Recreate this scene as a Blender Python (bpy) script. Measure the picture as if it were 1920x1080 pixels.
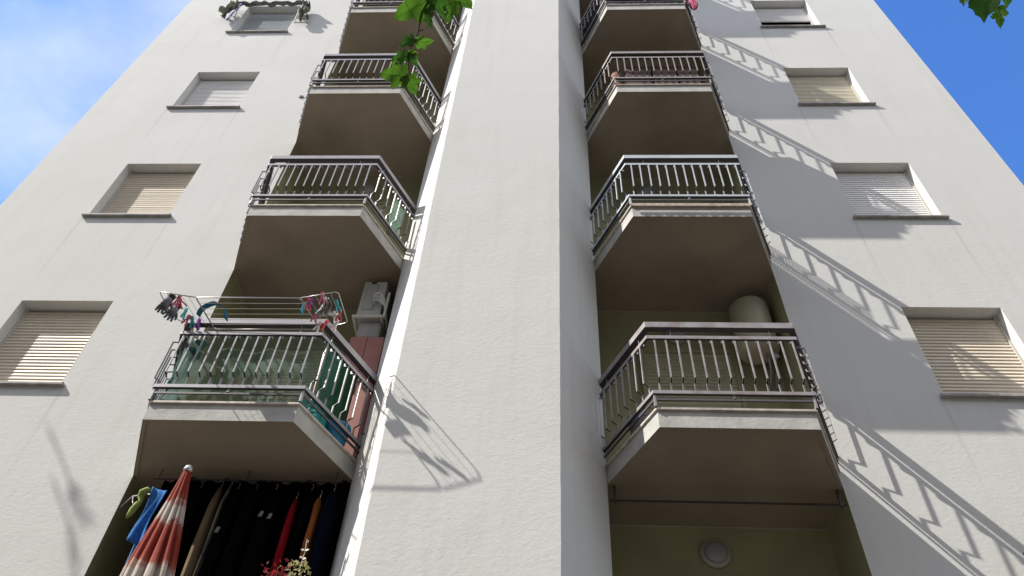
import bpy, bmesh, math, random
from mathutils import Vector, Matrix
random.seed(7)
for o in list(bpy.data.objects): bpy.data.objects.remove(o)
scene = bpy.context.scene
C = scene.collection
PI = math.pi

# ------------------------------------------------------------------ camera
D, F, PITCH, YAW, ROLL = 5.9448, 1507.3, 0.8682, -0.0773, 0.0655
CAMZ = 1.6
fwd = Vector((math.sin(YAW)*math.cos(PITCH), math.cos(YAW)*math.cos(PITCH), math.sin(PITCH)))
rgt = Vector((math.cos(YAW), -math.sin(YAW), 0))
upv = rgt.cross(fwd)
r2 = rgt*math.cos(ROLL) + upv*math.sin(ROLL)
u2 = -rgt*math.sin(ROLL) + upv*math.cos(ROLL)
cam = bpy.data.cameras.new("camera"); camo = bpy.data.objects.new("camera", cam); C.objects.link(camo)
m = Matrix((r2, u2, -fwd)).transposed().to_4x4(); m.translation = Vector((0, -D, CAMZ))
camo.matrix_world = m
cam.sensor_fit = 'HORIZONTAL'; cam.sensor_width = 36.0; cam.lens = F/1920*36.0
cam.clip_start = 0.05; cam.clip_end = 3000
scene.camera = camo

# ------------------------------------------------------------------ sun and sky
SUN = Vector((2.053, 0.792, -2.3525)).normalized()
sl = bpy.data.lights.new("sun", 'SUN'); sl.energy = 5.0; sl.angle = math.radians(0.53); sl.color = (1.0, 0.95, 0.87)
so = bpy.data.objects.new("sun", sl); C.objects.link(so)
so.rotation_euler = SUN.to_track_quat('-Z', 'Y').to_euler()
so.location = (-20, -8, 25)
world = bpy.data.worlds.new("World"); scene.world = world; world.use_nodes = True
wt = world.node_tree; wt.nodes.clear()
def wn(t, **kw):
    n = wt.nodes.new(t)
    for k, v in kw.items(): setattr(n, k, v)
    return n
wo = wn('ShaderNodeOutputWorld'); bg = wn('ShaderNodeBackground')
sky = wn('ShaderNodeTexSky'); sky.sky_type = 'NISHITA'; sky.sun_disc = False
sky.sun_elevation = math.radians(46.9); sky.sun_rotation = math.radians(-111.1)
sky.air_density = 1.0; sky.dust_density = 0.15; sky.ozone_density = 3.0; sky.altitude = 100
hs = wn('ShaderNodeHueSaturation'); hs.inputs['Saturation'].default_value = 1.24; hs.inputs['Hue'].default_value = 0.510; hs.inputs['Value'].default_value = 1.42
tc = wn('ShaderNodeTexCoord'); mp = wn('ShaderNodeMapping'); mp.inputs['Scale'].default_value = (1.0, 1.6, 2.2)
nz = wn('ShaderNodeTexNoise'); nz.inputs['Scale'].default_value = 2.6; nz.inputs['Detail'].default_value = 7; nz.inputs['Roughness'].default_value = 0.52
cr = wn('ShaderNodeValToRGB'); cr.color_ramp.elements[0].position = 0.40; cr.color_ramp.elements[1].position = 0.72
sx = wn('ShaderNodeSeparateXYZ')
mr = wn('ShaderNodeMapRange'); mr.inputs[1].default_value = 0.18; mr.inputs[2].default_value = -0.40; mr.inputs[3].default_value = 0; mr.inputs[4].default_value = 0.6
mu = wn('ShaderNodeMath', operation='MULTIPLY'); ad = wn('ShaderNodeMath', operation='MULTIPLY_ADD')
ad.inputs[1].default_value = 0.85; ad.inputs[2].default_value = 0.10
mx = wn('ShaderNodeMixRGB'); mx.inputs['Color2'].default_value = (5.6, 5.6, 5.7, 1)
L = wt.links.new
L(tc.outputs['Generated'], mp.inputs['Vector']); L(mp.outputs['Vector'], nz.inputs['Vector']); L(nz.outputs['Fac'], cr.inputs['Fac'])
L(tc.outputs['Generated'], sx.inputs['Vector']); L(sx.outputs['X'], mr.inputs[0])
my = wn('ShaderNodeMapRange'); my.inputs[1].default_value = 0.15; my.inputs[2].default_value = -0.25     # unseen white cloud added behind the camera to neutralise the blue fill light
mm = wn('ShaderNodeMath', operation='MAXIMUM'); L(sx.outputs['Y'], my.inputs[0]); L(mu.outputs[0], mm.inputs[0]); L(my.outputs[0], mm.inputs[1]); my.inputs[4].default_value = 0.8
L(cr.outputs['Color'], ad.inputs[0]); L(ad.outputs[0], mu.inputs[0]); L(mr.outputs[0], mu.inputs[1])
L(sky.outputs['Color'], hs.inputs['Color']); L(hs.outputs['Color'], mx.inputs['Color1']); L(mm.outputs[0], mx.inputs['Fac'])
L(mx.outputs['Color'], bg.inputs['Color']); bg.inputs['Strength'].default_value = 0.15
L(bg.outputs['Background'], wo.inputs['Surface'])
scene.view_settings.view_transform = 'Standard'; scene.view_settings.look = 'None'
scene.view_settings.exposure = 0.62; scene.view_settings.gamma = 1.0; scene.view_settings.use_curve_mapping = False
scene.render.engine = 'CYCLES'
scene.cycles.max_bounces = 8; scene.cycles.diffuse_bounces = 5; scene.cycles.transparent_max_bounces = 16

# ------------------------------------------------------------------ materials
MATS = {}
def mat(name, col, rough=0.8, metal=0.0, var=0.0, vscale=4.0, bump=0.0, bscale=40.0, spec=0.3, trans=None, stretch=(1, 1, 1), col2=None):
    if name in MATS: return MATS[name]
    M = bpy.data.materials.new(name); M.use_nodes = True; nt = M.node_tree; b = nt.nodes['Principled BSDF']
    b.inputs['Base Color'].default_value = (*col, 1); b.inputs['Roughness'].default_value = rough
    b.inputs['Metallic'].default_value = metal; b.inputs['Specular IOR Level'].default_value = spec
    tcn = nt.nodes.new('ShaderNodeTexCoord'); mpn = nt.nodes.new('ShaderNodeMapping'); mpn.inputs['Scale'].default_value = stretch
    nt.links.new(tcn.outputs['Object'], mpn.inputs['Vector'])
    n = nt.nodes.new('ShaderNodeTexNoise'); n.inputs['Scale'].default_value = vscale; n.inputs['Detail'].default_value = 6
    nt.links.new(mpn.outputs['Vector'], n.inputs['Vector'])
    mixn = nt.nodes.new('ShaderNodeMixRGB'); mixn.blend_type = 'MIX'
    c2 = col2 if col2 else tuple(c*(1-var) for c in col)
    mixn.inputs['Color1'].default_value = (*[min(1, c*(1+var*0.4)) for c in col], 1); mixn.inputs['Color2'].default_value = (*c2, 1)
    rm = nt.nodes.new('ShaderNodeMapRange'); rm.inputs[1].default_value = 0.35; rm.inputs[2].default_value = 0.7
    nt.links.new(n.outputs['Fac'], rm.inputs[0]); nt.links.new(rm.outputs[0], mixn.inputs['Fac'])
    nt.links.new(mixn.outputs['Color'], b.inputs['Base Color'])
    if bump > 0:
        n2 = nt.nodes.new('ShaderNodeTexNoise'); n2.inputs['Scale'].default_value = bscale; n2.inputs['Detail'].default_value = 5
        nt.links.new(mpn.outputs['Vector'], n2.inputs['Vector'])
        bp = nt.nodes.new('ShaderNodeBump'); bp.inputs['Strength'].default_value = 1.0; bp.inputs['Distance'].default_value = bump
        nt.links.new(n2.outputs['Fac'], bp.inputs['Height']); nt.links.new(bp.outputs['Normal'], b.inputs['Normal'])
    if trans:
        tr = nt.nodes.new('ShaderNodeBsdfTranslucent'); tr.inputs['Color'].default_value = (*trans, 1)
        ms = nt.nodes.new('ShaderNodeMixShader'); ms.inputs[0].default_value = 0.55
        out = nt.nodes['Material Output']
        nt.links.new(b.outputs[0], ms.inputs[1]); nt.links.new(tr.outputs[0], ms.inputs[2]); nt.links.new(ms.outputs[0], out.inputs['Surface'])
    MATS[name] = M
    return M

# world geometry constants (metres)
ZB, ZT, ZS = 5.9485, 8.3644, 7.0628            # underside of first balcony, head and sill of its windows
EL, ER = -7.4415, 6.1626
WL = (-6.121, -5.037); WR = (3.8153, 4.8729)
LO = [(-3.8113, 0.0), (-3.4597, -0.79), (-2.1633, -0.79), (-1.787, 0.0)]
RO = [(0.4989, 0.0), (0.8876, -0.79), (2.1895, -0.79), (2.5549, 0.0)]
YB = 0.63
PX0, PX1, PY = -1.372, 0.083, -0.85
FLOOR = 0.20
ROOF = 26.2

def stucco(name, col, warm, stains=False):
    if name in MATS: return MATS[name]
    M = bpy.data.materials.new(name); M.use_nodes = True; nt = M.node_tree; b = nt.nodes['Principled BSDF']; N = nt.nodes.new; K = nt.links.new
    b.inputs['Roughness'].default_value = 0.92; b.inputs['Specular IOR Level'].default_value = 0.15
    g = N('ShaderNodeNewGeometry')
    # broad weathering
    n1 = N('ShaderNodeTexNoise'); n1.inputs['Scale'].default_value = 0.55; n1.inputs['Detail'].default_value = 8; n1.inputs['Roughness'].default_value = 0.62
    K(g.outputs['Position'], n1.inputs['Vector'])
    r1 = N('ShaderNodeMapRange'); r1.inputs[1].default_value = 0.3; r1.inputs[2].default_value = 0.72; K(n1.outputs['Fac'], r1.inputs[0])
    m1 = N('ShaderNodeMixRGB'); m1.inputs['Color1'].default_value = (*col, 1); m1.inputs['Color2'].default_value = (*warm, 1); K(r1.outputs[0], m1.inputs['Fac'])
    # rain streaks, stretched down the wall
    mp_ = N('ShaderNodeMapping'); mp_.inputs['Scale'].default_value = (9, 9, 0.35); K(g.outputs['Position'], mp_.inputs['Vector'])
    n2 = N('ShaderNodeTexNoise'); n2.inputs['Scale'].default_value = 1.0; n2.inputs['Detail'].default_value = 5; K(mp_.outputs['Vector'], n2.inputs['Vector'])
    r2_ = N('ShaderNodeMapRange'); r2_.inputs[1].default_value = 0.5; r2_.inputs[2].default_value = 0.8; r2_.inputs[4].default_value = 0.15; K(n2.outputs['Fac'], r2_.inputs[0])
    m2 = N('ShaderNodeMixRGB'); m2.blend_type = 'MULTIPLY'; m2.inputs['Color2'].default_value = (0.66, 0.63, 0.57, 1); K(r2_.outputs[0], m2.inputs['Fac']); K(m1.outputs[0], m2.inputs['Color1'])
    # small pocks and grime flecks
    n3 = N('ShaderNodeTexNoise'); n3.inputs['Scale'].default_value = 11; n3.inputs['Detail'].default_value = 9; n3.inputs['Roughness'].default_value = 0.75; K(g.outputs['Position'], n3.inputs['Vector'])
    r3 = N('ShaderNodeMapRange'); r3.inputs[1].default_value = 0.60; r3.inputs[2].default_value = 0.80; r3.inputs[4].default_value = 0.45; K(n3.outputs['Fac'], r3.inputs[0])
    m3 = N('ShaderNodeMixRGB'); m3.blend_type = 'MULTIPLY'; m3.inputs['Color2'].default_value = (0.70, 0.66, 0.60, 1); K(r3.outputs[0], m3.inputs['Fac']); K(m2.outputs[0], m3.inputs['Color1'])
    last = m3
    if stains:                                   # drips running down from each sill end
        sp = N('ShaderNodeSeparateXYZ'); K(g.outputs['Position'], sp.inputs[0])
        def mth(op, a, bb=None, c=None):
            q = N('ShaderNodeMath'); q.operation = op
            for i, v in enumerate((a, bb, c)):
                if v is None: continue
                if isinstance(v, (int, float)): q.inputs[i].default_value = v
                else: K(v, q.inputs[i])
            return q.outputs[0]
        wob = mth('MULTIPLY_ADD', n2.outputs['Fac'], 0.03, -0.015)
        xx = mth('ADD', sp.outputs['X'], wob)
        acc = None
        for xs in (WL[0]-0.05, WL[1]+0.05, WR[0]-0.05, WR[1]+0.05, -3.78, 2.6):
            d = mth('ABSOLUTE', mth('SUBTRACT', xx, xs))
            e = mth('SUBTRACT', 1.0, mth('DIVIDE', d, 0.028)); e = mth('MAXIMUM', e, 0.0)
            acc = e if acc is None else mth('ADD', acc, e)
        fr = mth('FRACT', mth('DIVIDE', mth('SUBTRACT', ZS + 300.0, sp.outputs['Z']), 3.0))     # 0 at each sill, 1 a storey lower
        fade = mth('MAXIMUM', mth('SUBTRACT', 1.0, mth('MULTIPLY', fr, 1.9)), 0.0)
        ss = mth('MULTIPLY', mth('MULTIPLY', acc, fade), 0.55)
        ss = mth('MULTIPLY', ss, mth('MULTIPLY_ADD', n1.outputs['Fac'], 1.6, -0.2)); ss = mth('MINIMUM', ss, 0.6)
        m4 = N('ShaderNodeMixRGB'); m4.blend_type = 'MULTIPLY'; m4.inputs['Color2'].default_value = (0.55, 0.54, 0.52, 1); K(ss, m4.inputs['Fac']); K(m3.outputs[0], m4.inputs['Color1'])
        last = m4
    K(last.outputs[0], b.inputs['Base Color'])
    # trowel marks: slightly wider than tall
    mp2 = N('ShaderNodeMapping'); mp2.inputs['Scale'].default_value = (0.9, 0.9, 1.35); K(g.outputs['Position'], mp2.inputs['Vector'])
    nb = N('ShaderNodeTexNoise'); nb.inputs['Scale'].default_value = 20; nb.inputs['Detail'].default_value = 8; nb.inputs['Roughness'].default_value = 0.68; nb.inputs['Distortion'].default_value = 0.6; K(mp2.outputs['Vector'], nb.inputs['Vector'])
    nb2 = N('ShaderNodeTexNoise'); nb2.inputs['Scale'].default_value = 1.3; nb2.inputs['Detail'].default_value = 3; K(g.outputs['Position'], nb2.inputs['Vector'])
    ma = N('ShaderNodeMath'); ma.operation = 'MULTIPLY_ADD'; ma.inputs[1].default_value = 2.5; K(nb2.outputs['Fac'], ma.inputs[0]); K(nb.outputs['Fac'], ma.inputs[2])
    bp = N('ShaderNodeBump'); bp.inputs['Strength'].default_value = 1.0; bp.inputs['Distance'].default_value = 0.0026; K(ma.outputs[0], bp.inputs['Height']); K(bp.outputs['Normal'], b.inputs['Normal'])
    MATS[name] = M
    return M

wall_m = stucco('pale grey stucco', (0.645, 0.646, 0.626), (0.605, 0.60, 0.57), True)
pier_m = stucco('pier stucco', (0.665, 0.665, 0.646), (0.63, 0.624, 0.595))
olive_m = mat('olive stucco', (0.32, 0.312, 0.18), 0.9, var=0.12, vscale=2, bump=0.002, bscale=45)
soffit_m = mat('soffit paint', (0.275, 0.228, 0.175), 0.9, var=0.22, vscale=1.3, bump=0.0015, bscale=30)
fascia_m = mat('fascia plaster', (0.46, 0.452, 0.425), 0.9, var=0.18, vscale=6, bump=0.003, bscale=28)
marble_m = mat('threshold stone', (0.52, 0.47, 0.42), 0.6, var=0.3, vscale=14)
sill_m = mat('sill stone', (0.36, 0.345, 0.33), 0.8, var=0.3, vscale=9, bump=0.001)
dark_pane_m = mat('window pane with room shade', (0.006, 0.007, 0.009), 0.9, spec=0.0)  # near-black pane colour standing in for the unlit room
shade_rail_m = mat('dark underside shade and clothes rail', (0.035, 0.033, 0.036), 0.7)  # near-black for shade painted on rail undersides; also colours the clothes rail
dark_m = mat('shutter slot', (0.03, 0.03, 0.03), 0.9)
RAIL = {'lilac': mat('lilac grey rail paint', (0.31, 0.30, 0.325), 0.42, var=0.15, vscale=9, spec=0.45),
        'blue': mat('blue grey rail paint', (0.45, 0.49, 0.52), 0.42, var=0.15, vscale=9, spec=0.45),
        'bronze': mat('brownish rail paint', (0.27, 0.235, 0.225), 0.42, var=0.2, vscale=9, spec=0.45),
        'rusty': mat('rusting rail paint', (0.33, 0.325, 0.345), 0.5, vscale=7, col2=(0.22, 0.17, 0.155), spec=0.4)}
SHUT = {'beige': mat('beige slats', (0.70, 0.625, 0.51), 0.55, var=0.08, stretch=(1, 1, 22)), 'white': mat('white slats', (0.86, 0.86, 0.855), 0.5, var=0.05, stretch=(1, 1, 22)),
        'cream': mat('cream slats', (0.74, 0.69, 0.56), 0.55, var=0.08, stretch=(1, 1, 22)), 'grey': mat('blue grey slats', (0.50, 0.54, 0.56), 0.55, var=0.06, stretch=(1, 1, 22)),
        'green': mat('olive slats', (0.42, 0.41, 0.28), 0.6, var=0.08)}

# ------------------------------------------------------------------ mesh helpers
WORG = {}
class MB:
    def __init__(s): s.v = []; s.f = []
    def add(s, vs, fs):
        o = len(s.v); s.v += [Vector(p) for p in vs]; s.f += [tuple(i+o for i in f) for f in fs]
    def box(s, x0, x1, y0, y1, z0, z1):
        s.add([(x, y, z) for z in (z0, z1) for x, y in ((x0, y0), (x1, y0), (x1, y1), (x0, y1))],
              [(3, 2, 1, 0), (4, 5, 6, 7), (0, 1, 5, 4), (1, 2, 6, 5), (2, 3, 7, 6), (3, 0, 4, 7)])
    def prism(s, p, z0, z1):
        n = len(p)
        s.add([(x, y, z0) for x, y in p] + [(x, y, z1) for x, y in p],
              [tuple(range(n))[::-1], tuple(range(n, 2*n))] + [(i, (i+1) % n, n+(i+1) % n, n+i) for i in range(n)])
    def tube(s, pts, r, n=8, cap=True):
        pts = [Vector(p) for p in pts]; k = len(pts); rs = r if isinstance(r, (list, tuple)) else [r]*k
        t0 = (pts[1]-pts[0]).normalized(); a = t0.orthogonal().normalized(); vs = []; fs = []
        for i, p in enumerate(pts):
            t = ((pts[min(i+1, k-1)]-p).normalized() + (p-pts[max(i-1, 0)]).normalized())
            t = t.normalized() if t.length > 1e-6 else t0
            a = (a - t*a.dot(t)).normalized(); b = t.cross(a)
            vs += [p + (a*math.cos(2*PI*j/n) + b*math.sin(2*PI*j/n))*rs[i] for j in range(n)]
        for i in range(k-1): fs += [(i*n+j, i*n+(j+1) % n, (i+1)*n+(j+1) % n, (i+1)*n+j) for j in range(n)]
        if cap: fs += [tuple(range(n))[::-1], tuple(range((k-1)*n, k*n))]
        s.add(vs, fs)
    def lathe(s, prof, c, n=24, ax='z'):
        vs = []; fs = []; c = Vector(c)
        for r, h in prof:
            for j in range(n):
                a = 2*PI*j/n
                q = Vector((r*math.cos(a), r*math.sin(a), h)) if ax == 'z' else Vector((r*math.cos(a), -h, r*math.sin(a)))
                vs.append(c+q)
        k = len(prof)
        for i in range(k-1): fs += [(i*n+j, i*n+(j+1) % n, (i+1)*n+(j+1) % n, (i+1)*n+j) for j in range(n)]
        fs += [tuple(range(n))[::-1], tuple(range((k-1)*n, k*n))]
        s.add(vs, fs)
    def sheet(s, fn, nu, nv):
        vs = [fn(i/nu, j/nv) for j in range(nv+1) for i in range(nu+1)]; w = nu+1
        s.add(vs, [(j*w+i, j*w+i+1, (j+1)*w+i+1, (j+1)*w+i) for j in range(nv) for i in range(nu)])
    def build(s, name, m, parent=None, loc=None, smooth=False, bevel=0, solid=0, sub=0, under=None):
        me = bpy.data.meshes.new(name)
        po = WORG[parent.name] if parent else Vector((0, 0, 0))
        org = Vector(loc) if loc is not None else (po if parent else Vector((0, 0, 0)))
        me.from_pydata([v-org for v in s.v], [], s.f)
        bm = bmesh.new(); bm.from_mesh(me); bmesh.ops.recalc_face_normals(bm, faces=bm.faces); bm.to_mesh(me); bm.free()
        if smooth: me.polygons.foreach_set('use_smooth', [True]*len(me.polygons))
        me.materials.append(m)
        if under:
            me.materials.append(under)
            for p in me.polygons: p.material_index = 1 if p.normal.z < -0.55 else 0  # downward faces get the painted shade colour
        o = bpy.data.objects.new(name, me); C.objects.link(o); o.parent = parent; o.location = org-po
        WORG[o.name] = org
        if sub: q = o.modifiers.new('s', 'SUBSURF'); q.levels = sub; q.render_levels = sub
        if solid: q = o.modifiers.new('t', 'SOLIDIFY'); q.thickness = solid; q.offset = 0
        if bevel: q = o.modifiers.new('b', 'BEVEL'); q.width = bevel; q.segments = 2; q.limit_method = 'ANGLE'
        return o
def thing(name, label, cat, loc, group=None):
    o = bpy.data.objects.new(name, None); C.objects.link(o); o.location = loc; o.empty_display_size = 0.1
    WORG[o.name] = Vector(loc)
    return tag(o, label, cat, group)
def tag(o, label, cat, group=None):
    o['label'] = label; o['category'] = cat
    if group: o['group'] = group
    return o
def offs(pts, d):
    """outline moved outward (towards -y of the front) by d; ends stay on the wall line y=0"""
    lines = []
    for a, b in zip(pts[:-1], pts[1:]):
        dx, dy = b[0]-a[0], b[1]-a[1]; l = math.hypot(dx, dy); nx, ny = dy/l, -dx/l
        lines.append(((a[0]+nx*d, a[1]+ny*d), (dx, dy)))
    def isec(p, u, q, v):
        den = u[0]*v[1]-u[1]*v[0]; t = ((q[0]-p[0])*v[1]-(q[1]-p[1])*v[0])/den
        return (p[0]+u[0]*t, p[1]+u[1]*t)
    out = [isec(*lines[0], (0, -0.003), (1, 0))]
    for A, B in zip(lines[:-1], lines[1:]): out.append(isec(*A, *B))
    out.append(isec(*lines[-1], (0, -0.003), (1, 0)))
    return out
def sweep(mb, pts, d0, d1, z0, z1):
    A = offs(pts, d0); B = offs(pts, d1); n = len(A)
    vs = [(*p, z) for z in (z0, z1) for L_ in (A, B) for p in L_]
    ia0, ib0, ia1, ib1 = 0, n, 2*n, 3*n; fs = []
    for i in range(n-1):
        fs += [(ia0+i, ia0+i+1, ib0+i+1, ib0+i), (ia1+i, ib1+i, ib1+i+1, ia1+i+1), (ib0+i, ib0+i+1, ib1+i+1, ib1+i), (ia0+i, ia1+i, ia1+i+1, ia0+i+1)]
    fs += [(ia0, ib0, ib1, ia1), (ia0+n-1, ia1+n-1, ib1+n-1, ib0+n-1)]
    mb.add(vs, fs)

# ------------------------------------------------------------------ ground
g = MB(); g.box(-900, 900, -900, 900, -0.3, 0.0)
go = g.build('ground', mat('ground earth', (0.075, 0.064, 0.045), 0.95, vscale=0.4, var=0.4, bump=0.01, bscale=6)); go['kind'] = 'structure'
pv = MB(); pv.box(-90, 90, -21.9, -8.5, 0.0005, 0.004)  # unseen pale strip added to bounce light up to the higher soffits
po_ = pv.build('bounce_paving', mat('pale bounce paving', (0.22, 0.19, 0.15), 0.9, var=0.2, vscale=1.2)); po_['kind'] = 'structure'
# unseen block added across the street, behind the camera, to close off low sky
ob = thing('apartment_building', 'unseen ochre apartment block added across the street to block low sky', 'apartment building', (0, -22, 0))
q = MB(); q.box(-46, 46, -34, -22, 0.0, 21.0); q.build('wall', mat('unseen block ochre render', (0.24, 0.19, 0.13), 0.9, var=0.2, vscale=0.8), ob)
q = MB(); q.box(-46.5, 46.5, -34.5, -21.5, 21.003, 21.4); q.build('roof', mat('unseen block ochre eaves', (0.2, 0.17, 0.13), 0.9), ob)
for i in range(15):
    for j in range(6):
        x, z = -42+6*i, 1.4+3.2*j; q = MB(); q.box(x-0.6, x+0.6, -21.997, -21.95, z, z+1.5); q.build('window', mat('unseen block window', (0.05, 0.05, 0.05), 0.3), ob)

# ------------------------------------------------------------------ the building
BX = (-0.64, 0.0, 0.0)
bld = thing('apartment_building', 'tall pale grey apartment tower with a central pier between two columns of balconies', 'apartment building', BX)
ROWS = range(-1, 6)
def facade(x0, x1, w, holes):
    mb = MB(); R = 0.22
    xs = [x0, w[0], w[1], x1]; zs = [0.0]
    for k in ROWS: zs += [ZS+3*k, ZT+3*k]
    zs.append(ROOF)
    def q(xa, xb, za, zb): mb.add([(xa, 0, za), (xb, 0, za), (xb, 0, zb), (xa, 0, zb)], [(0, 1, 2, 3)])
    for j in range(len(zs)-1):
        for i in range(3):
            if i == 1 and j % 2 == 1:
                xa, xb, za, zb = xs[1], xs[2], zs[j], zs[j+1]
                mb.add([(xa, 0, za), (xb, 0, za), (xb, 0, zb), (xa, 0, zb), (xa, R, za), (xb, R, za), (xb, R, zb), (xa, R, zb)],
                       [(0, 4, 5, 1), (1, 5, 6, 2), (2, 6, 7, 3), (3, 7, 4, 0)])
            else: q(xs[i], xs[i+1], zs[j], zs[j+1])
    return mb
fl = facade(EL, LO[0][0], WL, None); fl.build('wall', wall_m, bld)
fr_ = facade(RO[3][0], ER, WR, None); fr_.build('wall', wall_m, bld)
sh_ = MB()
sh_.add([(EL, 0, 0), (EL, 11, 0), (EL, 11, ROOF), (EL, 0, ROOF)], [(0, 1, 2, 3)])
sh_.add([(ER, 0, 0), (ER, 11, 0), (ER, 11, ROOF), (ER, 0, ROOF)], [(0, 1, 2, 3)])
sh_.add([(EL, 11, 0), (ER, 11, 0), (ER, 11, ROOF), (EL, 11, ROOF)], [(0, 1, 2, 3)])
sh_.build('wall', wall_m, bld)
rf = MB(); rf.box(EL-0.15, ER+0.15, -0.12, 11.1, ROOF, ROOF+0.3); rf.prism([(PX0-0.05, PY-0.05), (PX1+0.05, PY-0.05), (RO[0][0], -0.12), (LO[3][0], -0.12)], ROOF+0.003, ROOF+0.297)
rf.build('roof', fascia_m, bld)
# pier with splayed flanks; its arrises waver a few millimetres as hand-trowelled render does
pm = MB(); nz_ = 180
ring = []
for i in range(nz_+1):
    z = ROOF*i/nz_; j = lambda: random.uniform(-0.0022, 0.0022)
    e = 0.010
    fx = (PX0-LO[3][0])/(-PY); gx = (RO[0][0]-PX1)/(-PY)
    a, b_ = j(), j()
    ring.append([(LO[3][0], 0.0, z), (PX0-e*0.45+a, PY+e, z), (PX0+e+a, PY, z), (PX1-e+b_, PY, z), (PX1+e*0.45+b_, PY+e, z), (RO[0][0], 0.0, z)])
vs = [p for r in ring for p in r]
pm.add(vs, [(i*6+q, i*6+q+1, (i+1)*6+q+1, (i+1)*6+q) for i in range(nz_) for q in range(5)])
pm.build('pier', pier_m, bld)
# recess walls (jambs and back) behind each column of balconies
for pts in (LO, RO):
    a, b_ = pts[0][0], pts[3][0]
    rb = MB(); rb.add([(a, 0, 0), (a, YB, 0), (b_, YB, 0), (b_, 0, 0), (a, 0, ROOF), (a, YB, ROOF), (b_, YB, ROOF), (b_, 0, ROOF)], [(0, 1, 5, 4), (1, 2, 6, 5), (2, 3, 7, 6)])
    rb.build('recess_wall', olive_m, bld)

def shutter(mb, x0, x1, y, z0, z1, pitch=0.047, depth=0.011):
    n = max(1, int((z1-z0)/pitch)); h = (z1-z0)/n
    for i in range(n):
        za = z0+i*h; pr = [(0.006, 0.0), (-depth*0.5, 0.06), (-depth, 0.16), (-depth*0.95, 0.30), (-depth*0.55, 0.62), (0.0, 0.96), (0.006, 1.0)]
        vs = []; dx = random.uniform(-0.001, 0.001)
        for py, pz in pr: vs += [(x0, y+py+dx, za+pz*h), (x1, y+py+dx, za+pz*h)]
        mb.add(vs, [(2*q, 2*q+1, 2*q+3, 2*q+2) for q in range(len(pr)-1)])
def window(w, k, col, gap=0.0, lab=None, dark=False):
    x0, x1 = w; z0, z1 = ZS+3*k, ZT+3*k
    f = MB(); y = 0.150
    f.box(x0+0.0025, x0+0.03, y-0.022, y+0.05, z0+0.0025, z1-0.0025); f.box(x1-0.03, x1-0.0025, y-0.022, y+0.05, z0+0.0025, z1-0.0025)
    f.box(x0+0.031, x1-0.031, y+0.045, y+0.065, z1-0.02, z1-0.003)
    fo = f.build('window', mat('window frame paint', (0.52, 0.50, 0.46), 0.6), bld)
    if lab: fo['label'] = lab
    p = MB(); p.box(x0+0.032, x1-0.032, y+0.052, y+0.06, z0+0.003, z1-0.022); p.build('pane', dark_pane_m, fo)
    if not dark:
        s_ = MB(); shutter(s_, x0+0.031, x1-0.031, y, z0+0.004+gap, z1-0.036); s_.box(x0+0.032, x1-0.032, y-0.008, y+0.012, z0+0.003+gap, z0+0.012+gap)
        s_.build('shutter', SHUT[col], fo, smooth=False)
    t = MB(); t.box(x0-0.055, x1+0.055, -0.045, -0.0015, z0-0.035, z0-0.001); t.box(x0+0.002, x1-0.002, -0.001, y+0.05, z0-0.03, z0+0.0015)
    t.build('sill', sill_m, fo, bevel=0.004)
colsL = {-1: 'beige', 0: 'beige', 1: 'beige', 2: 'white', 3: 'grey', 4: 'white', 5: 'beige'}
colsR = {-1: 'beige', 0: 'beige', 1: 'white', 2: 'cream', 3: 'white', 4: 'beige', 5: 'beige'}
for k in ROWS:
    window(WL, k, colsL[k])
    window(WR, k, colsR[k], 0.62 if k == 3 else 0.0, 'dark window without a lowered shutter' if k == -1 else ('window whose white shutter stops short of the sill' if k == 3 else None), dark=(k == -1))

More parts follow.
